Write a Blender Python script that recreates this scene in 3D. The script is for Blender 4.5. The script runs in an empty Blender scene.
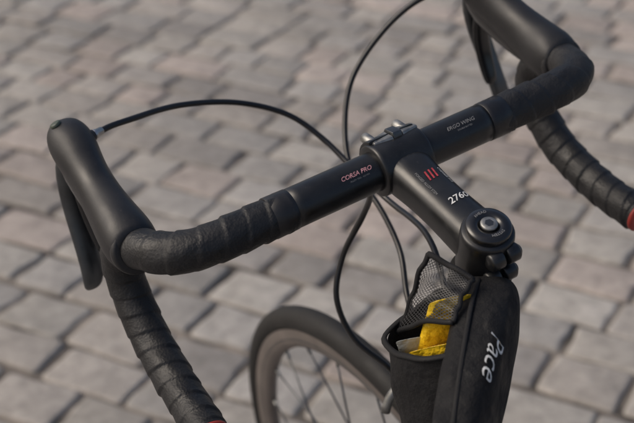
import bpy, bmesh, math, random
import numpy as np
from mathutils import Vector, Matrix
random.seed(7); rng=np.random.default_rng(7)
scene=bpy.context.scene
V=Vector
# ---------------------------------------------------------------- frames
LEAN=math.radians(9.6)            # tilt of the turned steering assembly
CLAMP_H=0.918                     # bar clamp height above the paving
ROOT=Matrix.Translation((0,0,CLAMP_H))@Matrix.Rotation(-LEAN,4,'Y')
DELTA=math.radians(42)            # bars are turned 42 deg to the frame
P0=V((0,-0.115,-0.003))           # top of steerer
K=V((0,-0.292,0.956)).normalized()
STEER=Matrix.Translation(P0)@Matrix.Rotation(-DELTA,4,K)@Matrix.Translation(-P0)
def fr(x,y,z): return STEER@V((x,y,z))
def ax(s): return P0-K*s          # point on the steerer axis

# ---------------------------------------------------------------- materials
def mat(name,col,rough=.5,metal=0.,coat=0.,bump=None,var=None,spec=.5,dust=0.):
    m=bpy.data.materials.new(name);m.use_nodes=True;nt=m.node_tree;N=nt.nodes;b=N['Principled BSDF']
    b.inputs['Base Color'].default_value=(*col,1);b.inputs['Roughness'].default_value=rough
    b.inputs['Metallic'].default_value=metal;b.inputs['Coat Weight'].default_value=coat
    b.inputs['Coat Roughness'].default_value=.2
    b.inputs['Specular IOR Level'].default_value=spec
    tc=N.new('ShaderNodeTexCoord')
    if bump:
        hs=None
        for kind,sc,st,dist in bump:
            if kind=='noise':
                t=N.new('ShaderNodeTexNoise');t.inputs['Scale'].default_value=sc;t.inputs['Detail'].default_value=4;o=t.outputs['Fac']
            elif kind=='voro':
                t=N.new('ShaderNodeTexVoronoi');t.inputs['Scale'].default_value=sc;o=t.outputs['Distance']
            nt.links.new(tc.outputs['Object'],t.inputs['Vector'])
            bp=N.new('ShaderNodeBump');bp.inputs['Strength'].default_value=st;bp.inputs['Distance'].default_value=dist
            nt.links.new(o,bp.inputs['Height'])
            if hs: nt.links.new(hs,bp.inputs['Normal'])
            hs=bp.outputs['Normal']
        nt.links.new(hs,b.inputs['Normal'])
    # subtle dust / wear in colour and roughness
    sc,amt=var if var else (40,.25)
    n=N.new('ShaderNodeTexNoise');n.inputs['Scale'].default_value=sc;n.inputs['Detail'].default_value=6
    nt.links.new(tc.outputs['Object'],n.inputs['Vector'])
    mr=N.new('ShaderNodeMapRange');mr.inputs['From Min'].default_value=.3;mr.inputs['From Max'].default_value=.7
    mr.inputs['To Min'].default_value=1-amt;mr.inputs['To Max'].default_value=1+amt
    nt.links.new(n.outputs['Fac'],mr.inputs['Value'])
    mx=N.new('ShaderNodeVectorMath');mx.operation='SCALE';mx.inputs[0].default_value=col
    nt.links.new(mr.outputs[0],mx.inputs['Scale'])
    last=mx.outputs[0]
    if dust:
        n3=N.new('ShaderNodeTexNoise');n3.inputs['Scale'].default_value=420;n3.inputs['Detail'].default_value=5;n3.inputs['Roughness'].default_value=.7
        nt.links.new(tc.outputs['Object'],n3.inputs['Vector'])
        q=N.new('ShaderNodeMapRange');q.inputs['From Min'].default_value=.60;q.inputs['From Max'].default_value=.78;q.inputs['To Max'].default_value=dust
        nt.links.new(n3.outputs['Fac'],q.inputs['Value'])
        mm=N.new('ShaderNodeMixRGB');mm.inputs[2].default_value=(.16,.145,.13,1);nt.links.new(q.outputs[0],mm.inputs[0]);nt.links.new(last,mm.inputs[1]);last=mm.outputs[0]
    nt.links.new(last,b.inputs['Base Color'])
    mr2=N.new('ShaderNodeMapRange');mr2.inputs['From Min'].default_value=.3;mr2.inputs['From Max'].default_value=.7
    mr2.inputs['To Min'].default_value=max(.03,rough*.8);mr2.inputs['To Max'].default_value=min(1,rough*1.2)
    nt.links.new(n.outputs['Fac'],mr2.inputs['Value']);nt.links.new(mr2.outputs[0],b.inputs['Roughness'])
    return m
M_black=mat('black_anodised',(.0090,.0095,.0105),.36,0,.10,[('noise',900,.08,.0004)],(60,.3),.5,.2)
M_gloss=mat('black_gloss_paint',(.010,.010,.011),.24,0,.3,None,None,.5,.15)
M_tape=mat('cork_tape',(.0105,.0107,.0118),.55,0,0,[('noise',150,.5,.0016),('voro',520,.35,.0006)],(45,.35),.45,.18)
M_finish=mat('finishing_tape',(.010,.010,.0115),.40,0,0,[('noise',120,.3,.0010)],None,.5,.15)
M_rubber=mat('hood_rubber',(.0125,.0125,.0138),.47,0,0,[('noise',1500,.25,.0003),('noise',55,.25,.0016)],(30,.3),.5,.2)
M_cable=mat('cable_housing',(.010,.010,.011),.34)
M_silver=mat('brushed_alloy',(.46,.46,.45),.36,1)
M_grey=mat('grey_alloy',(.27,.27,.26),.45,.8,0,[('noise',500,.25,.0004)],(150,.35))
M_dark=mat('dark_alloy',(.10,.105,.11),.33,.85)
M_tyre=mat('tyre_rubber',(.0135,.013,.0125),.68,0,0,[('noise',350,.4,.0008)],(25,.35),.4,.2)
M_rim=mat('rim_alloy',(.17,.148,.135),.5,.35,0,None,(18,.25))
M_red=mat('red_plug',(.30,.03,.022),.5)
M_white=mat('white_print',(.62,.62,.60),.5,0,0,None,(300,.3))
M_pink=mat('pink_print',(.48,.24,.26),.5,0,0,None,(300,.35))
M_redp=mat('red_print',(.42,.05,.06),.45,0,0,None,(300,.3))
M_greyp=mat('grey_print',(.22,.22,.22),.5)
M_cap=mat('name_cap_print',(.06,.075,.055),.4)
M_nylon=mat('black_nylon',(.0075,.0075,.0086),.80,0,0,[('noise',70,.7,.006),('voro',900,.35,.0006)],(50,.3),.3,.2)
M_bind=mat('binding_tape',(.011,.011,.012),.75,0,0,[('voro',1200,.4,.0005)],(50,.3),.3)
M_foil=mat('yellow_wrapper',(.82,.53,.02),.30,0,.2,[('noise',110,.9,.005)],(160,.2))
M_foilw=mat('pale_wrapper',(.45,.47,.45),.3,0,.2,[('noise',110,.8,.004)],(120,.15))
def mesh_fabric():
    m=bpy.data.materials.new('mesh_netting');m.use_nodes=True;nt=m.node_tree;N=nt.nodes;Lk=nt.links.new
    b=N['Principled BSDF'];b.inputs['Base Color'].default_value=(.020,.020,.022,1);b.inputs['Roughness'].default_value=.5
    out=N['Material Output'];tr=N.new('ShaderNodeBsdfTransparent');mx=N.new('ShaderNodeMixShader')
    uv=N.new('ShaderNodeUVMap');sep=N.new('ShaderNodeSeparateXYZ');Lk(uv.outputs[0],sep.inputs[0])
    def diag(sign):
        a=N.new('ShaderNodeMath');a.operation='MULTIPLY_ADD';a.inputs[1].default_value=sign
        Lk(sep.outputs[0],a.inputs[0]);Lk(sep.outputs[1],a.inputs[2])
        f_=N.new('ShaderNodeMath');f_.operation='FRACT';Lk(a.outputs[0],f_.inputs[0])
        g=N.new('ShaderNodeMath');g.operation='LESS_THAN';g.inputs[1].default_value=.32;Lk(f_.outputs[0],g.inputs[0]);return g
    g1=diag(1);g2=diag(-1);mm=N.new('ShaderNodeMath');mm.operation='MAXIMUM';Lk(g1.outputs[0],mm.inputs[0]);Lk(g2.outputs[0],mm.inputs[1])
    Lk(mm.outputs[0],mx.inputs[0]);Lk(tr.outputs[0],mx.inputs[1]);Lk(b.outputs[0],mx.inputs[2]);Lk(mx.outputs[0],out.inputs[0])
    return m
M_net=mesh_fabric()

# ---------------------------------------------------------------- helpers
def empty(name,mx):
    e=bpy.data.objects.new(name,None);e.empty_display_size=.1;scene.collection.objects.link(e);e.matrix_world=mx;return e
bike=empty('road_bicycle',ROOT)
bag=empty('bicycle_frame_bag',ROOT)
def add(name,vs,fs,m,parent=bike,smooth=True,sub=0,bev=0,uvs=None,solid=0):
    me=bpy.data.meshes.new(name);me.from_pydata([tuple(v) for v in vs],[],fs);me.update()
    bm=bmesh.new();bm.from_mesh(me);bmesh.ops.recalc_face_normals(bm,faces=bm.faces)
    bm.to_mesh(me);bm.free()
    if smooth: me.polygons.foreach_set('use_smooth',[True]*len(me.polygons))
    if uvs is not None:
        ul=me.uv_layers.new(name='UVMap')
        for l in me.loops: ul.data[l.index].uv=uvs[l.vertex_index]
    me.materials.append(m)
    o=bpy.data.objects.new(name,me);scene.collection.objects.link(o)
    if parent: o.parent=parent
    if solid:
        s=o.modifiers.new('so','SOLIDIFY');s.thickness=solid;s.offset=0
    if bev:
        b=o.modifiers.new('bv','BEVEL');b.width=bev;b.segments=3;b.limit_method='ANGLE';b.harden_normals=False
    if sub:
        s=o.modifiers.new('ss','SUBSURF');s.levels=sub;s.render_levels=sub
    return o
def crom(pts,step):
    P=[np.array(p,float) for p in pts];P=[2*P[0]-P[1]]+P+[2*P[-1]-P[-2]]
    out=[]
    for i in range(1,len(P)-2):
        p0,p1,p2,p3=P[i-1:i+3];L=np.linalg.norm(p2-p1)
        n=max(2,int(L/step))
        t0=0;t1=t0+np.linalg.norm(p1-p0)**.5;t2=t1+L**.5;t3=t2+np.linalg.norm(p3-p2)**.5
        for k in range(n):
            t=t1+(t2-t1)*k/n
            A1=(t1-t)/(t1-t0)*p0+(t-t0)/(t1-t0)*p1;A2=(t2-t)/(t2-t1)*p1+(t-t1)/(t2-t1)*p2;A3=(t3-t)/(t3-t2)*p2+(t-t2)/(t3-t2)*p3
            B1=(t2-t)/(t2-t0)*A1+(t-t0)/(t2-t0)*A2;B2=(t3-t)/(t3-t1)*A2+(t-t1)/(t3-t1)*A3
            out.append((t2-t)/(t2-t1)*B1+(t-t1)/(t2-t1)*B2)
    out.append(P[-2]);return out
def frames(path,up=None):
    n=len(path);T=[]
    for i in range(n):
        a=path[max(0,i-1)];b=path[min(n-1,i+1)];d=b-a;T.append(d/np.linalg.norm(d))
    u=np.array(up if up is not None else (0,0,1.),float);u=u-T[0]*(u@T[0])
    if np.linalg.norm(u)<1e-3: u=np.array((1.,0,0));u=u-T[0]*(u@T[0])
    u/=np.linalg.norm(u);F=[]
    for t in T:
        u=u-t*(u@t);u/=np.linalg.norm(u);F.append((t,u.copy(),np.cross(t,u)))
    return F
def sweep(name,pts,rad,m,seg=24,step=.004,parent=bike,cap=True,rf=None,up=None,raw=False,flat=1.,**kw):
    path=[np.array(p,float) for p in pts] if raw else crom(pts,step)
    F=frames(path,up);s=0;vs=[];fs=[]
    Ls=[0]
    for i in range(1,len(path)): Ls.append(Ls[-1]+np.linalg.norm(path[i]-path[i-1]))
    for i,(p,(t,u,w)) in enumerate(zip(path,F)):
        s=Ls[i]
        r0=rad if not callable(rad) else rad(s/Ls[-1])
        for j in range(seg):
            th=2*math.pi*j/seg
            r=r0 if rf is None else rf(s,th,Ls[-1])
            vs.append(p+u*(r*flat*math.cos(th))+w*(r*math.sin(th)))
    n=len(path)
    for i in range(n-1):
        for j in range(seg):
            k=(j+1)%seg
            fs.append((i*seg+j,i*seg+k,(i+1)*seg+k,(i+1)*seg+j))
    if cap:
        fs.append(tuple(range(seg)));fs.append(tuple((n-1)*seg+j for j in range(seg)))
    return add(name,vs,fs,m,parent,**kw)
def lathe(name,c,axis,prof,m,seg=40,parent=bike,**kw):
    """prof: list of (radius, height along axis)"""
    c=V(c);a=V(axis).normalized();u=a.orthogonal().normalized();w=a.cross(u);vs=[];fs=[]
    for r,h in prof:
        for j in range(seg):
            th=2*math.pi*j/seg;vs.append(c+a*h+(u*math.cos(th)+w*math.sin(th))*r)
    for i in range(len(prof)-1):
        for j in range(seg):
            k=(j+1)%seg;fs.append((i*seg+j,i*seg+k,(i+1)*seg+k,(i+1)*seg+j))
    if prof[0][0]>1e-5: fs.append(tuple(range(seg)))
    if prof[-1][0]>1e-5: fs.append(tuple((len(prof)-1)*seg+j for j in range(seg)))
    return add(name,vs,fs,m,parent,**kw)
def rings(name,R,m,parent=bike,cap=True,**kw):
    n=len(R);k=len(R[0]);vs=[p for r in R for p in r];fs=[]
    for i in range(n-1):
        for j in range(k):
            q=(j+1)%k;fs.append((i*k+j,i*k+q,(i+1)*k+q,(i+1)*k+j))
    if cap: fs.append(tuple(range(k)));fs.append(tuple((n-1)*k+j for j in range(k)))
    return add(name,vs,fs,m,parent,**kw)
def box(name,c,X,Y,Z,m,parent=bike,bev=.001,**kw):
    c,X,Y,Z=V(c),V(X),V(Y),V(Z)
    vs=[c+X*a+Y*b+Z*d for a in(-1,1) for b in(-1,1) for d in(-1,1)]
    fs=[(0,1,3,2),(4,6,7,5),(0,4,5,1),(2,3,7,6),(0,2,6,4),(1,5,7,3)]
    return add(name,vs,fs,m,parent,smooth=True,bev=bev,**kw)
def text(name,body,size,mapper,m,parent=bike,shear=0.,bold=0.):
    cu=bpy.data.curves.new(name,'FONT');cu.body=body;cu.size=size;cu.align_x='CENTER';cu.align_y='CENTER';cu.shear=shear
    cu.offset=bold;cu.resolution_u=3
    o=bpy.data.objects.new(name+'_tmp',cu);scene.collection.objects.link(o)
    dg=bpy.context.evaluated_depsgraph_get();dg.update()
    me=bpy.data.meshes.new_from_object(o.evaluated_get(dg));bpy.data.objects.remove(o)
    for v in me.vertices: v.co=mapper(v.co.x,v.co.y)
    me.materials.clear();me.materials.append(m);me.name=name
    ob=bpy.data.objects.new(name,me);scene.collection.objects.link(ob);ob.parent=parent;return ob

# ---------------------------------------------------------------- handlebar
def side(s):
    pts=[(.084,0,0),(.125,0,0),(.160,.0005,0),(.181,.006,-.001),(.196,.020,-.003),(.204,.042,-.007),(.207,.064,-.013),
         (.208,.085,-.027),(.209,.094,-.048),(.210,.088,-.075),(.211,.066,-.100),(.212,.034,-.117),(.213,-.002,-.127),(.2145,-.040,-.132)]
    if s<0: pts[0]=(.098,0,0)
    return [(s*x,y,z) for x,y,z in pts]
sweep('handlebar_center',[(-.100,0,0),(-.05,0,0),(0,0,0),(.05,0,0),(.086,0,0)],.0159,M_black,seg=64,step=.01)
nz=rng.uniform(-1,1,(400,))
for s,tag in((-1,'left'),(1,'right')):
    def rf(q,th,Lt,s=s):
        wob=.08*math.sin(q*31+th)+.09*math.sin(q*13.3+2.1*s)
        ph=q/.0185-s*th/(2*math.pi)+wob
        f=ph%1.0
        i=int(ph//1)
        e=.10
        saw=(f/(1-e)) if f<1-e else (1-f)/e
        amp=.00095*(1+.35*nz[i%400])
        r=.0155+amp*saw+.00022*math.sin(3*th+nz[i%400]*9+q*40)+.00012*math.sin(7*th+q*170)
        if q<.004: r=.0150+.0008*q/.004
        if q>Lt-.004: r*=.94
        return r
    sweep('bar_tape_'+tag,side(s),.016,M_tape,seg=72,step=.0011,rf=rf)
    x0=.097 if s<0 else .083
    lathe('finishing_tape_'+tag,(s*x0,0,0),(s,0,0),[(.0158,0),(.01625,.0005),(.0164,.004),(.01635,.0044),(.0165,.009),(.01642,.0095),(.0166,.019),(.0158,.0196)],M_finish,seg=64)
    e=V((s*.2145,-.040,-.132));d=V((s*.0015,-.038,-.005)).normalized()
    lathe('bar_plug_'+tag,e-d*.001,d,[(.0146,0),(.0155,.001),(.0155,.0026),(.0142,.0042),(.008,.0046),(.007,.003),(.0001,.003)],M_red)
    # brake hood: lofted rubber body
    H=[( .207,.044,-.0085,.0176,.0178),(.207,.052,-.009,.0204,.0212),(.207,.062,-.0075,.0216,.0236),(.207,.078,-.004,.0202,.0236),(.2065,.098,.003,.0176,.0218),(.206,.118,.0105,.0162,.0200),
       (.2052,.136,.0185,.0164,.0202),(.2045,.150,.026,.0182,.0216),(.2040,.163,.0325,.0190,.0206),(.2040,.174,.0370,.0172,.0172),(.2045,.181,.0395,.0118,.0118),(.205,.184,.0405,.004,.004)]
    R=[]
    for i,(x,y,z,w,h) in enumerate(H):
        a=H[max(0,i-1)];b=H[min(len(H)-1,i+1)];t=V((0,b[1]-a[1],b[2]-a[2])).normalized();up=V((0,-t.z,t.y));c=V((s*x,y,z));rr=[]
        for j in range(28):
            th=2*math.pi*j/28;cx=math.cos(th);sy=math.sin(th)
            e_=.92
            wr=1+.010*math.sin(5*th+y*160)
            rr.append(c+V((1,0,0))*(w*wr*math.copysign(abs(cx)**e_,cx))+up*(h*wr*math.copysign(abs(sy)**e_,sy)))
        R.append(rr)
    rings('brake_hood_'+tag,R,M_rubber,sub=2)
    # raised lip where the rubber ends on the bar
    t0=V((s*-.0,.016,-.0045)).normalized()
    lathe('hood_lip_'+tag,(s*.2068,.049,-.0088),(s*.10,1,-.26),[(.0178,-.0035),(.0196,-.0028),(.0204,0),(.0202,.003)],M_rubber,seg=40)
    # hood lower body carrying the lever pivot
    R=[]
    for y,z,w,h in((.085,-.014,.013,.014),(.110,-.006,.014,.016),(.135,.002,.0145,.018),(.158,.010,.0145,.019),(.172,.018,.012,.015),(.179,.022,.006,.007)):
        R.append([V((s*.2055+w*math.cos(2*math.pi*j/20),y,z+h*math.sin(2*math.pi*j/20))) for j in range(20)])
    rings('lever_body_'+tag,R,M_gloss,sub=1)
    # brake lever blade + shift paddle
    def blade(nm,P,m,xo):
        R=[]
        for i,(y,z,w,t) in enumerate(P):
            a=P[max(0,i-1)];b=P[min(len(P)-1,i+1)];tt=V((0,b[0]-a[0],b[1]-a[1])).normalized();n=V((0,tt.z,-tt.y))
            R.append([V((s*(.2055+xo*(i/len(P))),y,z))+V((1,0,0))*(w*math.cos(2*math.pi*j/16))+n*(t*math.sin(2*math.pi*j/16)) for j in range(16)])
        rings(nm,R,m,sub=1)
    blade('brake_lever_'+tag,[(.170,.026,.010,.008),(.178,.010,.012,.008),(.180,-.010,.012,.006),(.176,-.032,.0115,.0045),(.168,-.055,.0105,.004),(.160,-.078,.010,.004),(.157,-.094,.010,.004),(.160,-.104,.007,.003)],M_dark,.020)
    blade('shift_paddle_'+tag,[(.160,.008,.008,.005),(.165,-.012,.0095,.004),(.163,-.034,.009,.003),(.156,-.055,.0085,.0028),(.150,-.070,.007,.0025)],M_gloss,-.002)
    # cable exit barrel
    b0=V((s*.192,.156,.036));bd=V((-s*1,.35,-.08)).normalized()
    lathe('cable_boot_'+tag,b0,bd,[(.0065,-.004),(.0062,.002),(.005,.004),(.0048,.006)],M_rubber,seg=24)
    lathe('barrel_adjuster_'+tag,b0+bd*.005,bd,[(.0042,0),(.0042,.004),(.0036,.0045),(.0036,.010),(.0030,.0105)],M_silver,seg=20)
    lathe('name_cap_'+tag,V((s*.204-.007,.169,.0520)),V((-.30,.25,1)),[(.0048,-.003),(.0048,.0002),(.0036,.0007),(.0001,.0008)],M_cap,seg=24)

# ---------------------------------------------------------------- cables
sweep('shift_cable_left',[(-.186,.158,.0352),(-.172,.163,.0345),(-.150,.170,.030),(-.099,.185,.017),(-.044,.185,-.003),(-.005,.170,-.026),(.014,.148,-.050),(.021,.120,-.067),(.026,.070,-.082),(.018,.0,-.078),(-.002,-.05,-.085),(-.03,-.10,-.13)],.0026,M_cable,seg=14,step=.005)
sweep('shift_cable_right',[(.186,.158,.0352),(.172,.170,.034),(.148,.180,.029),(.116,.190,.009),(.074,.190,-.027),(.048,.170,-.062),(.033,.140,-.087),(.033,.100,-.106),(.026,.060,-.131),(.005,.020,-.153),(-.01,-.03,-.19)],.0026,M_cable,seg=14,step=.005)
sweep('front_brake_cable',[(-.030,.012,-.012),(-.012,.030,-.040),(-.010,.052,-.074),(-.030,.060,-.109),(-.047,.052,-.142),(-.045,.035,-.178),(-.028,.012,-.205),(-.02,.01,-.225)],.0026,M_cable,seg=14,step=.005)
sweep('rear_brake_cable',[(.025,.012,-.012),(.028,.028,-.04),(.03,.010,-.062),(.026,-.030,-.060),(.0,-.075,-.07),(-.03,-.11,-.10)],.0026,M_cable,seg=14,step=.005)

# ---------------------------------------------------------------- stem
sd=V((0,-math.cos(math.radians(11)),-math.sin(math.radians(11))))   # toward steerer
sup=V((0,sd.z,-sd.y))
lathe('stem_bar_clamp',(0,0,0),(1,0,0),[(.0165,-.0225),(.0200,-.0225),(.0212,-.0212),(.0215,-.019),(.0215,.019),(.0212,.0212),(.0200,.0225),(.0165,.0225)],M_black,seg=64)
SEC=((.006,.0215,.0190),(.022,.0195,.0182),(.040,.0182,.0168),(.062,.0178,.0165),(.082,.0185,.0172),(.098,.0192,.0182),(.112,.0190,.0185))
R=[]
for q,w,h in SEC:
    c=sd*q+sup*(-.0015);rr=[]
    for j in range(32):
        th=2*math.pi*j/32;cx,sy=math.cos(th),math.sin(th);e_=.78
        rr.append(c+V((1,0,0))*w*math.copysign(abs(cx)**e_,cx)+sup*h*math.copysign(abs(sy)**e_,sy))
    R.append(rr)
rings('stem_body',R,M_black,sub=2)
lathe('steerer_clamp',ax(0),-K,[(.012,.004),(.0184,.004),(.0196,.0055),(.0200,.010),(.0202,.040),(.0195,.044),(.012,.044)],M_black,seg=48)
# split + rear pinch bolts
rear=V((0,-1,0))-K*(V((0,-1,0)).dot(K));rear.normalize()
for i,s_ in enumerate((.014,.034)):
    c=ax(s_)+rear*.0195
    for k_ in(-1,1):
        lathe('pinch_lug_%d_%d'%(i,k_+1),c+V((k_*.0016,0,0)),(k_,0,0),[(.0062,0),(.0070,.001),(.0070,.0095),(.0058,.011)],M_black,seg=28)
    lathe('pinch_bolt_%d'%i,c+V((.0122,0,0)),(1,0,0),[(.0040,0),(.0040,.002),(.0034,.0025),(.0022,.0025),(.0020,.0005),(.0001,.0005)],M_dark,seg=20)
# top cap
lathe('top_cap',ax(0),K,[(.0155,-.005),(.0166,-.0035),(.0168,.0005),(.0160,.0018),(.0115,.0026),(.0085,.0024),(.0078,.0010),(.0001,.0010)],M_gloss,seg=56)
lathe('top_cap_bolt',ax(0),K,[(.0062,.0010),(.0064,.0030),(.0055,.0038),(.0034,.0039)],M_grey,seg=36)
lathe('top_cap_bolt_socket',ax(0),K,[(.0034,.0040),(.0030,.0012),(.0001,.0012)],M_dark,seg=6,smooth=False)
u1=V((1,0,0));v1=K.cross(u1).normalized()
for w_,t0 in(("AHEAD",math.pi/2),("SYSTEM",-math.pi/2)):
    def mp(x,y,t0=t0):
        r_=.0112+y;an=t0-x/.0112
        return ax(0)+K*.0031+(u1*math.cos(an)+v1*math.sin(an))*r_
    text('cap_lettering_'+w_.lower(),w_,.0032,mp,M_greyp)
# faceplate, bolts and grey bracket over the clamp
R=[]
for a in np.linspace(math.radians(-78),math.radians(78),13):
    ca,sa=math.cos(a),math.sin(a)
    o_=V((0,ca,sa))
    R.append([o_*.0205+V((-.0205,0,0)),o_*.0236+V((-.0205,0,0)),o_*.0242+V((-.0185,0,0)),o_*.0242+V((.0185,0,0)),o_*.0236+V((.0205,0,0)),o_*.0205+V((.0205,0,0))])
rings('stem_faceplate',R,M_black,bev=.0004)
for sx in(-1,1):
    for sa in(-1,1):
        c=V((sx*.0145,.0165,sa*.0185))
        lathe('faceplate_bolt_%d_%d'%(sx+1,sa+1),c,(0,1,0),[(.0042,-.014),(.0044,.0),(.0044,.004),(.0034,.005),(.0024,.005),(.0022,.002),(.0001,.002)],M_grey,seg=20)
# clamp-top bracket: two low wedge-shaped alloy ears and a dark centre tongue
def wedge(nm,x0,x1,w0,w1,h0,h1,m):
    R=[]
    for t in np.linspace(0,1,5):
        x=x0+(x1-x0)*t;w=w0+(w1-w0)*t;h=h0+(h1-h0)*t
        R.append([V((x,.007-w,.0208)),V((x,.007-w*.8,.0226+h)),V((x,.007+w*.6,.0212+h)),V((x,.007+w,.0188)),V((x,.007+w*.5,.0150)),V((x,.007-w*.5,.0165))])
    rings(nm,R,m,bev=.0007)
wedge('clamp_bracket_left',-.0175,-.0015,.0060,.0090,.0000,.0012,M_grey)
wedge('clamp_bracket_right',.0075,.0225,.0085,.0060,.0012,.0000,M_grey)
wedge('clamp_bracket_tongue',-.0012,.0070,.0085,.0085,.0034,.0030,M_dark)
# prints
def onbar(x0,ang0,rot=0,R_=.0162):
    def f(x,y):
        an=math.radians(ang0)-y/R_
        return V((x0+x,-math.sin(an)*R_,math.cos(an)*R_))
    return f
text('bar_lettering_left','CORSA PRO',.0050,onbar(-.0435,40),M_pink,shear=.35,bold=.0001)
text('bar_size_left','ALLOY 7050 - 420 MM',.0018,onbar(-.042,55),M_greyp)
text('bar_lettering_right','ERGO WING',.0046,onbar(.056,32),M_greyp,shear=.3)
text('bar_size_right','DOUBLE BUTTED',.0018,onbar(.058,46),M_greyp)
def onstem(q0,x0,rot):
    cr,sr=math.cos(rot),math.sin(rot)
    def f(x,y):
        X=x0+x*cr-y*sr;Q=q0-(x*sr+y*cr)
        w=float(np.interp(Q,[s_[0] for s_ in SEC],[s_[1] for s_ in SEC]));h=float(np.interp(Q,[s_[0] for s_ in SEC],[s_[2] for s_ in SEC]))
        t=min(.98,abs(X)/w);hh=h*(1-t**2.56)**(1/2.56)
        return sd*Q+V((X,0,0))+sup*(hh-.0015+.0005)
    return f
text('stem_number','2760',.0092,onstem(.0735,.0030,math.radians(6)),M_white,shear=.3,bold=.0001)
text('stem_lettering','FORGED ALLOY STEM',.0028,onstem(.048,-.0075,-math.pi/2),M_greyp)
text('stem_slashes','///',.0130,onstem(.042,.0020,math.radians(8)),M_redp,bold=.0003)
text('stem_lettering_small','OVERSIZE 31.8',.0030,onstem(.046,.0115,-math.pi/2),M_white)

# ---------------------------------------------------------------- headset, frame, fork
lathe('spacers',ax(0),-K,[(.0145,.044),(.0172,.0445),(.0174,.0490),(.0166,.0495),(.0166,.0500),(.0174,.0505),(.0174,.0550),(.0166,.056),(.0205,.060),(.0215,.066),(.0205,.072),(.0188,.074)],M_black,seg=48)
sweep('head_tube',[ax(.073),ax(.10),ax(.15),ax(.195)],.0185,M_gloss,seg=36,step=.02)
def zr():  # rear axle height so that the rear tyre stands on the ground
    f=lambda z:(ROOT@fr(0,-.93,z)).z-.335
    z0,z1=-.6,-.5;return z0-f(z0)*(z1-z0)/(f(z1)-f(z0))
ZR=zr()
BB=(0,-.52,-.60+.5*(ZR+.582)); ST=(0,-.685,-.085)
def ftube(nm,a,b,r,m=M_gloss):
    sweep(nm,[fr(*a),fr(*((np.array(a)+np.array(b))/2)),fr(*b)],r,m,seg=28,step=.05)
htop=ax(.105);hbot=ax(.175)
ftube('top_tube',(0,htop.y,htop.z),(ST[0],ST[1],ST[2]-.03),.0150)
ftube('down_tube',(0,hbot.y,hbot.z),BB,.0185)
ftube('seat_tube',BB,ST,.0155)
ftube('seat_post',ST,(0,-.725,.020),.0135,M_dark)
for s in(-1,1):
    sweep('chain_stay_%d'%(s+1),[fr(s*.03,BB[1]-.02,BB[2]),fr(s*.045,-.72,ZR-.01),fr(s*.062,-.93,ZR)],.0085,M_gloss,seg=16,step=.03)
    sweep('seat_stay_%d'%(s+1),[fr(s*.014,ST[1],ST[2]-.04),fr(s*.04,-.80,-.30),fr(s*.062,-.93,ZR)],.0075,M_gloss,seg=16,step=.03)
lathe('bottom_bracket',fr(-.038,BB[1],BB[2]),fr(1,0,0)-fr(0,0,0),[(.018,0),(.020,.002),(.020,.074),(.018,.076)],M_dark)
lathe('chainring',fr(.045,BB[1],BB[2]),fr(1,0,0)-fr(0,0,0),[(.060,0),(.104,0),(.104,.003),(.060,.003)],M_dark,seg=53,smooth=False)
for s,a in((1,.6),(-1,.6+math.pi)):
    e=(s*.068,BB[1]+.17*math.cos(a),BB[2]+.17*math.sin(a))
    sweep('crank_%d'%(s+1),[fr(s*.055,BB[1],BB[2]),fr(s*.062,(BB[1]+e[1])/2,(BB[2]+e[2])/2),fr(*e)],.011,M_grey,seg=16,step=.03,flat=.7)
    box('pedal_%d'%(s+1),fr(e[0]+s*.05,e[1],e[2]),(fr(1,0,0)-fr(0,0,0))*.042,(fr(0,1,0)-fr(0,0,0))*.03,(fr(0,0,1)-fr(0,0,0))*.009,M_dark,bev=.004)
# saddle
R=[]
for y,w,h in((-.58,.012,.010),(-.60,.019,.016),(-.66,.022,.020),(-.73,.034,.022),(-.79,.060,.024),(-.83,.070,.022),(-.855,.055,.014)):
    R.append([fr(w*math.cos(2*math.pi*j/20),y,.055+h*math.sin(2*math.pi*j/20)-(.010*(math.cos(2*math.pi*j/20)**2))) for j in range(20)])
rings('saddle',R,M_rubber,sub=1)
# fork
AX=V((0,.100,-.596))
lathe('fork_crown',ax(.195),-K,[(.0195,0),(.0205,.004),(.019,.02),(.015,.032)],M_gloss,seg=36)
for s in(-1,1):
    a=ax(.213)
    sweep('fork_blade_%d'%(s+1),[a+V((s*.008,0,0)),a+V((s*.026,.001,-.008)),a+V((s*.034,.008,-.035)),V((s*.040,.014,-.36)),V((s*.046,.056,-.508)),V((s*.048,.100,-.596))],lambda t:.0155-.007*t,M_gloss,seg=20,step=.012)
# front brake caliper
cb=ax(.218)+V((0,.026,0))
lathe('brake_pivot',cb-V((0,.012,0)),(0,1,0),[(.007,0),(.008,.001),(.008,.026),(.006,.028)],M_silver,seg=24)
for s in(-1,1):
    sweep('brake_arm_%d'%(s+1),[cb+V((-s*.010,.004*s,.014)),cb+V((s*.004,.004*s,.006)),cb+V((s*.026,.004*s,-.004)),cb+V((s*.035,.002,-.024)),cb+V((s*.030,0,-.046))],lambda t:.0065-.001*t,M_silver,seg=16,step=.006)
    box('brake_shoe_%d'%(s+1),cb+V((s*.018,.002,-.050)),(.005,0,0),(0,.024,-.004),(0,.001,.005),M_tyre,bev=.0015)
sweep('brake_cable_arm',[cb+V((-.010,.004,.010)),cb+V((-.028,.008,.012)),cb+V((-.046,.010,.000)),cb+V((-.052,.010,-.012))],.0042,M_grey,seg=14,step=.006)

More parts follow.
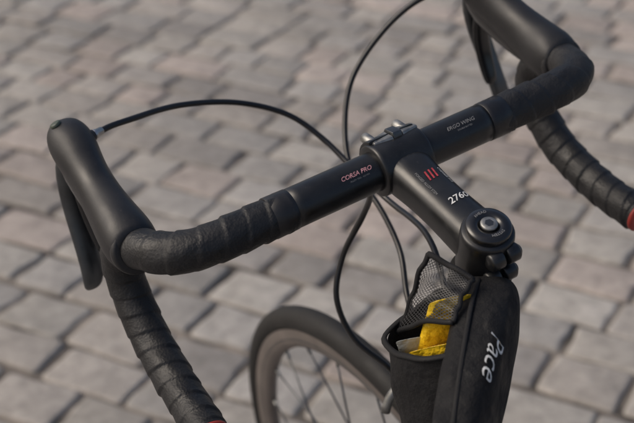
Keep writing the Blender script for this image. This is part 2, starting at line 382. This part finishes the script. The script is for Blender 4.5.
# ---------------------------------------------------------------- wheels
def wheel(tag,c,axis,tread=0):
    c=V(c);a=V(axis).normalized();u=a.orthogonal().normalized();w=a.cross(u)
    def ring(nm,prof,m,seg=180,closed=True,**kw):
        vs=[];fs=[];k=len(prof)
        for i in range(seg):
            th=2*math.pi*i/seg;d=u*math.cos(th)+w*math.sin(th)
            for r,h in prof: vs.append(c+d*r+a*h)
        for i in range(seg):
            for j in range(k):
                q=(j+1)%k;n_=(i+1)%seg;fs.append((i*k+j,i*k+q,n_*k+q,n_*k+j))
        add(nm,vs,fs,m,**kw)
    ring(tag+'_tyre',[(.3212+.0138*math.cos(t),.0138*math.sin(t)) for t in np.linspace(0,2*math.pi,24,endpoint=False)],M_tyre)
    ring(tag+'_rim',[(.3145,-.0100),(.3145,.0100),(.311,.0104),(.298,.0098),(.289,.006),(.2865,0),(.289,-.006),(.298,-.0098),(.311,-.0104)],M_rim)
    ring(tag+'_rim_label',[(.2990,-.0101),(.2990,.0101),(.3002,.0102),(.3002,-.0102)],M_dark)
    n=24
    for i in range(n):
        th=2*math.pi*i/n;sgn=1 if i%2 else -1;off=(.32 if (i//2)%2 else -.32)*1.3
        hub=c+(u*math.cos(th+off)+w*math.sin(th+off))*.019+a*(sgn*.028)
        rim=c+(u*math.cos(th)+w*math.sin(th))*.288
        sweep(tag+'_spoke_%02d'%i,[hub,(hub+rim)/2,rim],.0011,M_dark,seg=8,step=.2)
        lathe(tag+'_nipple_%02d'%i,rim,(hub-rim),[(.002,-.003),(.002,.010),(.0012,.011)],M_grey,seg=8)
    lathe(tag+'_hub',c,a,[(.008,-.045),(.009,-.034),(.020,-.030),(.020,-.026),(.012,-.022),(.011,0),(.012,.022),(.020,.026),(.020,.030),(.009,.034),(.008,.045)],M_dark)
wheel('front_wheel',AX,(1,0,0))
wheel('rear_wheel',fr(0,-.93,ZR),fr(1,0,0)-fr(0,0,0))

# ---------------------------------------------------------------- bag on the top tube
eR=V((-.669,-.743,0));nL=V((-.743,.669,0));B0=V((0,-.115,0))
def bp(r,l,z): return B0+eR*r+nL*l+V((0,0,z))
R=[]
BS=((.010,-.017,.022,-.085,-.038),(.016,-.020,.026,-.092,-.034),(.040,-.0195,.027,-.098,-.031),(.060,-.0180,.028,-.104,-.032),(.078,-.0155,.029,-.110,-.037),(.095,-.012,.030,-.114,-.041),(.112,-.008,.031,-.118,-.047),(.132,-.003,.032,-.122,-.055),(.152,.001,.033,-.126,-.064),(.175,.004,.032,-.128,-.077),(.182,.006,.028,-.122,-.087))
for ii,(r,l0,l1,zb,zt) in enumerate(BS):
    rr=[]
    for j in range(28):
        th=2*math.pi*j/28;cx,sy=math.cos(th),math.sin(th);e_=.55
        wr=.0018*math.sin(r*150+j*.9)*math.sin(j*.7+ii*2.1)
        rr.append(bp(r,(l0+l1)/2+(l1-l0)/2*math.copysign(abs(cx)**e_,cx)+wr,(zb+zt)/2+(zt-zb)/2*math.copysign(abs(sy)**e_,sy)+wr*.9))
    R.append(rr)
rings('bag_body',R,M_nylon,bag,sub=2)
# pocket shell, open at the top
prof=[(.012,.018),(.012,.038),(.017,.058),(.029,.070),(.044,.074),(.060,.069),(.074,.056),(.084,.038),(.088,.020)]
def rim(i):
    r,l=prof[i];return -.046-.46*max(0,l-.02)
R=[]
for t in np.linspace(0,1,9):
    rr=[]
    for i,(r,l) in enumerate(prof):
        zt=rim(i)+.0012*math.sin(i*2.3);z=zt*(1-t)-.165*t;sh=1+.05*math.sin(t*3.1)-.22*t*t
        rr.append(bp(.05+(r-.05)*(1-.10*t)+.016*t,.02+(l-.02)*sh+.0028*math.sin(t*14+i*2),z))
    R.append(rr)
k=len(prof);vs=[p for r in R for p in r];fs=[(i*k+j,i*k+j+1,(i+1)*k+j+1,(i+1)*k+j) for i in range(8) for j in range(k-1)]
add('bag_pocket',vs,fs,M_nylon,bag,sub=2,solid=.0016)
sweep('pocket_binding',R[0],.0024,M_bind,seg=10,step=.004,parent=bag,flat=.6)
# netting panel
A,B,C_,D=bp(.018,.042,-.014),bp(.036,.010,-.022),bp(.068,.022,-.034),bp(.030,.070,-.078)
n=18;vs=[];uv=[]
for i in range(n+1):
    for j in range(n+1):
        a=i/n;b=j/n
        p=A*(1-a)*(1-b)+B*a*(1-b)+C_*a*b+D*(1-a)*b
        p=p+(nL*.6+V((0,0,.8)))*(.009*math.sin(math.pi*a)*math.sin(math.pi*b*.85)+.0011*math.sin(a*11+b*7)+.0010*math.sin(a*4-b*19))
        vs.append(p);uv.append((a*15,b*21))
fs=[(i*(n+1)+j,i*(n+1)+j+1,(i+1)*(n+1)+j+1,(i+1)*(n+1)+j) for i in range(n) for j in range(n)]
add('mesh_panel',vs,fs,M_net,bag,uvs=uv)
g=lambda i,j:vs[i*(n+1)+j]
sweep('mesh_binding_lower',[g(i,n) for i in range(0,n+1,2)],.0020,M_bind,seg=10,step=.004,parent=bag)
sweep('mesh_binding_outer',[g(0,j) for j in range(0,n+1,2)],.0020,M_bind,seg=10,step=.004,parent=bag)
sweep('mesh_binding_inner',[g(n,j) for j in range(0,n+1,2)],.0018,M_bind,seg=10,step=.004,parent=bag)
sweep('mesh_binding_top',[g(i,0) for i in range(0,n+1,2)],.0022,M_bind,seg=10,step=.004,parent=bag)
# snack wrapper
def packet(nm,c,X,Y,Z,m):
    c,X,Y,Z=V(c),V(X),V(Y),V(Z);R=[]
    for t,w,h in((-1,1,.08),(-.9,1,.10),(-.7,.98,.75),(-.3,.95,1),(.2,.96,1),(.65,.98,.75),(.88,1,.10),(1,1,.08)):
        R.append([c+Y*t+X*(w*math.copysign(abs(math.cos(2*math.pi*j/20))**.7,math.cos(2*math.pi*j/20))*(1+.05*math.sin(j*3+t*9)))+Z*(h*math.sin(2*math.pi*j/20)*(1+.15*math.sin(j*2.3+t*7))) for j in range(20)])
    rings(nm,R,m,bag,sub=1)
packet('snack_wrapper',bp(.044,.033,-.060),(eR*.30+nL*.9)*.017,(eR*.10+nL*-.30+V((0,0,.9)))*.034,(eR*.9-nL*.25+V((0,0,-.3)))*.007,M_foil)
packet('snack_wrapper_lower',bp(.061,.040,-.077),(eR*-.1+nL*.9+V((0,0,-.35)))*.020,(eR*.3-nL*.15+V((0,0,.9)))*.022,(eR*.9)*.005,M_foil)
packet('snack_wrapper_pale',bp(.045,.057,-.084),(eR*.3+nL*.9)*.010,(eR*.3+V((0,0,.9)))*.022,(eR*.9)*.004,M_foilw)
# steerer strap, zip
lathe('bag_strap',ax(.060),K,[(.0222,-.010),(.0235,-.009),(.0235,.009),(.0222,.010)],M_bind,parent=bag,seg=40)
ztop=lambda r:float(np.interp(r,[s_[0] for s_ in BS],[s_[4] for s_ in BS]))
sweep('bag_zip',[bp(r_,.006+r_*.07,ztop(r_)+.0004) for r_ in(.022,.05,.078,.105,.132,.155)],.0018,M_bind,seg=10,parent=bag,flat=.6)
def onbag(x,y):
    r=.092+x; l=-.0105+(r-.07)*.15-y
    i=float(np.interp(r,[s_[0] for s_ in BS],[s_[1] for s_ in BS]));j=float(np.interp(r,[s_[0] for s_ in BS],[s_[2] for s_ in BS]))
    c_=(i+j)/2;hw=(j-i)/2;zt=ztop(r);zb=float(np.interp(r,[s_[0] for s_ in BS],[s_[3] for s_ in BS]))
    # walk round the rounded-rectangle section so the print wraps over the edge
    want=abs(l-c_);pw=2/.55;px,pz=0.,(zt-zb)/2;acc=0.;th=math.pi/2
    while acc<want and th>.05:
        th-=.01;nx=hw*math.cos(th)**.55;nz_=(zt-zb)/2*math.sin(th)**.55
        acc+=math.hypot(nx-px,nz_-pz);px,pz=nx,nz_
    return bp(r,c_+math.copysign(px,l-c_),(zb+zt)/2+pz)+V((0,0,.0014))-nL*.0014
text('bag_lettering','Pace',.0185,onbag,M_white,parent=bag,shear=.45,bold=-.0001)

# ---------------------------------------------------------------- pavement
camdir=V((.447,.756,0)).normalized();camr=V((camdir.y,-camdir.x,0))
a_=math.radians(27)
rowd=camr*math.cos(a_)-camdir*math.sin(a_);crossd=camdir*math.cos(a_)+camr*math.sin(a_)
ctr=V((.9,1.9,0));W=6.5
vs=[];fs=[];cols=[]
pal=[(.350,.322,.292),(.375,.325,.293),(.320,.303,.282),(.37,.348,.317),(.295,.275,.255),(.385,.338,.306),(.335,.318,.297),(.36,.335,.303)]
y=-W;row=0
NP=20
while y<W:
    h=random.uniform(.116,.144);x=-W+random.uniform(0,.15)
    while x<W:
        w=random.uniform(.12,.225);gap=random.uniform(.005,.010)
        hw,hh=w/2-gap/2,h/2-gap/2;cx,cy=x+w/2,y+h/2+.006*math.sin(x*1.3+row)
        rc=random.uniform(.005,.012)
        out=[]
        for sx,sy in((1,1),(-1,1),(-1,-1),(1,-1)):
            jx,jy=random.uniform(-.007,.002),random.uniform(-.007,.002)
            X,Y=sx*(hw+jx),sy*(hh+jy)
            p=[(X,Y-sy*rc),(X-sx*rc*.3,Y-sy*rc*.3),(X-sx*rc,Y)]
            if sx*sy<0:p=p[::-1]
            # side midpoints make the edges irregular
            e1=(X*.3,Y+random.uniform(-.0035,.0015)*sy);e2=(X+random.uniform(-.0035,.0015)*sx,Y*.3)
            if sx*sy>0: p=[e2]+p+[e1]
            else: p=[e1]+p+[e2]
            out+=p
        tilt=(random.uniform(-.016,.016),random.uniform(-.016,.016));z0=random.uniform(-.002,.002);rot=random.uniform(-.03,.03)
        base=len(vs)
        for ins,dz in((0,-.03),(0,-.004),(.003,-.0010),(.009,0.0002)):
            for px,py in out:
                X=px-math.copysign(min(ins,abs(px)*.9),px);Y=py-math.copysign(min(ins,abs(py)*.9),py)
                Xr=X*math.cos(rot)-Y*math.sin(rot);Yr=X*math.sin(rot)+Y*math.cos(rot)
                P=ctr+rowd*(cx+Xr)+crossd*(cy+Yr)
                vs.append((P.x,P.y,dz+z0+Xr*tilt[0]+Yr*tilt[1] if dz>-.02 else dz))
        for q in range(3):
            for j in range(NP):
                k2=(j+1)%NP;fs.append((base+q*NP+j,base+q*NP+k2,base+(q+1)*NP+k2,base+(q+1)*NP+j))
        fs.append(tuple(base+3*NP+j for j in range(NP)))
        c=np.array(random.choice(pal))*random.uniform(.84,1.12)
        cols+=[(*c,random.random())]*(4*NP)
        x+=w
    y+=h;row+=1
me=bpy.data.meshes.new('cobblestone_pavement');me.from_pydata(vs,[],fs);me.update()
ca=me.color_attributes.new('tone','FLOAT_COLOR','POINT');ca.data.foreach_set('color',np.array(cols,dtype=np.float32).ravel())
me.polygons.foreach_set('use_smooth',[True]*len(me.polygons))
pav=bpy.data.objects.new('cobblestone_pavement',me);scene.collection.objects.link(pav)
m=bpy.data.materials.new('sett_stone');m.use_nodes=True;nt=m.node_tree;N=nt.nodes;Lk=nt.links.new;b=N['Principled BSDF'];b.inputs['Roughness'].default_value=.8
at=N.new('ShaderNodeAttribute');at.attribute_name='tone';tc=N.new('ShaderNodeTexCoord')
n1=N.new('ShaderNodeTexNoise');n1.inputs['Scale'].default_value=24;n1.inputs['Detail'].default_value=8;n1.inputs['Roughness'].default_value=.75;Lk(tc.outputs['Object'],n1.inputs['Vector'])
n2=N.new('ShaderNodeTexNoise');n2.inputs['Scale'].default_value=2.2;n2.inputs['Detail'].default_value=5;Lk(tc.outputs['Object'],n2.inputs['Vector'])
def mr(src,a,b_,lo=.3,hi=.7):
    q=N.new('ShaderNodeMapRange');q.inputs['From Min'].default_value=lo;q.inputs['From Max'].default_value=hi;q.inputs['To Min'].default_value=a;q.inputs['To Max'].default_value=b_;Lk(src,q.inputs['Value']);return q.outputs[0]
mu=N.new('ShaderNodeMath');mu.operation='MULTIPLY';Lk(mr(n1.outputs['Fac'],.66,1.30),mu.inputs[0]);Lk(mr(n2.outputs['Fac'],.85,1.12),mu.inputs[1])
sc=N.new('ShaderNodeVectorMath');sc.operation='SCALE';Lk(at.outputs['Color'],sc.inputs[0]);Lk(mu.outputs[0],sc.inputs['Scale']);Lk(sc.outputs[0],b.inputs['Base Color'])
bu=N.new('ShaderNodeBump');bu.inputs['Strength'].default_value=.7;bu.inputs['Distance'].default_value=.005;Lk(n1.outputs['Fac'],bu.inputs['Height']);Lk(bu.outputs[0],b.inputs['Normal'])
me.materials.append(m)
# joint bed / ground sheet
me=bpy.data.meshes.new('ground');me.from_pydata([(-400,-400,-.0075),(400,-400,-.0075),(400,400,-.0075),(-400,400,-.0075)],[],[(0,1,2,3)])
gr=bpy.data.objects.new('ground',me);scene.collection.objects.link(gr)
m=bpy.data.materials.new('joint_sand');m.use_nodes=True;nt=m.node_tree;N=nt.nodes;Lk=nt.links.new;b=N['Principled BSDF'];b.inputs['Roughness'].default_value=.95
tc=N.new('ShaderNodeTexCoord');n1=N.new('ShaderNodeTexNoise');n1.inputs['Scale'].default_value=9;n1.inputs['Detail'].default_value=8;Lk(tc.outputs['Object'],n1.inputs['Vector'])
cr_=N.new('ShaderNodeValToRGB');cr_.color_ramp.elements[0].position=.38;cr_.color_ramp.elements[0].color=(.065,.057,.05,1);cr_.color_ramp.elements[1].position=.62;cr_.color_ramp.elements[1].color=(.25,.22,.19,1)
Lk(n1.outputs['Fac'],cr_.inputs[0])
# beyond the modelled setts the sheet carries a sett pattern
mp_=N.new('ShaderNodeMapping');mp_.inputs['Rotation'].default_value=(0,0,-math.atan2(rowd.y,rowd.x));Lk(tc.outputs['Object'],mp_.inputs['Vector'])
bk=N.new('ShaderNodeTexBrick');bk.inputs['Scale'].default_value=1;bk.inputs['Brick Width'].default_value=.165;bk.inputs['Row Height'].default_value=.125;bk.inputs['Mortar Size'].default_value=.005
bk.inputs['Color1'].default_value=(.33,.30,.27,1);bk.inputs['Color2'].default_value=(.37,.33,.30,1);bk.inputs['Mortar'].default_value=(.10,.09,.08,1);Lk(mp_.outputs[0],bk.inputs['Vector'])
vm=N.new('ShaderNodeVectorMath');vm.operation='DISTANCE';vm.inputs[1].default_value=(ctr.x,ctr.y,-.0075);Lk(tc.outputs['Object'],vm.inputs[0])
gt=N.new('ShaderNodeMath');gt.operation='GREATER_THAN';gt.inputs[1].default_value=6.4;Lk(vm.outputs['Value'],gt.inputs[0])
mx=N.new('ShaderNodeMixRGB');Lk(gt.outputs[0],mx.inputs[0]);Lk(cr_.outputs[0],mx.inputs[1]);Lk(bk.outputs[0],mx.inputs[2]);Lk(mx.outputs[0],b.inputs['Base Color'])
me.materials.append(m)

# ---------------------------------------------------------------- light
el=math.radians(42);az=math.radians(-62)   # azimuth measured from +Y towards +X
sunv=V((math.sin(az)*math.cos(el),math.cos(az)*math.cos(el),math.sin(el)))
w=bpy.data.worlds.new('World');scene.world=w;w.use_nodes=True;nt=w.node_tree
sky=nt.nodes.new('ShaderNodeTexSky');sky.sky_type='NISHITA';sky.sun_disc=False;sky.sun_elevation=el;sky.sun_rotation=az
sky.dust_density=5;sky.air_density=.9
bg=nt.nodes['Background'];bg.inputs[1].default_value=.12;nt.links.new(sky.outputs[0],bg.inputs[0])
ld=bpy.data.lights.new('sun','SUN');ld.energy=1.4;ld.angle=math.radians(35);ld.color=(1,.90,.76)
sun=bpy.data.objects.new('sun',ld);scene.collection.objects.link(sun);sun.rotation_euler=sunv.to_track_quat('Z','Y').to_euler()
# ---------------------------------------------------------------- camera
a,pt,r=.4454,.5778,-.1723
f=V((math.sin(a)*math.cos(pt),math.cos(a)*math.cos(pt),-math.sin(pt)))
R0=V((math.cos(a),-math.sin(a),0));U0=R0.cross(f)
Rv=R0*math.cos(r)+U0*math.sin(r);Uv=-R0*math.sin(r)+U0*math.cos(r)
mc=Matrix((( Rv.x,Uv.x,-f.x,-.4079),(Rv.y,Uv.y,-f.y,-.6950),(Rv.z,Uv.z,-f.z,.4901),(0,0,0,1)))
cd=bpy.data.cameras.new('camera');cam=bpy.data.objects.new('camera',cd);scene.collection.objects.link(cam)
cam.matrix_world=ROOT@mc
cd.sensor_width=36;cd.lens=68.4;cd.clip_end=2000;cd.clip_start=.05
cd.dof.use_dof=True;cd.dof.focus_distance=.90;cd.dof.aperture_fstop=7.0
scene.camera=cam
scene.view_settings.view_transform='Standard';scene.view_settings.look='None';scene.view_settings.exposure=0
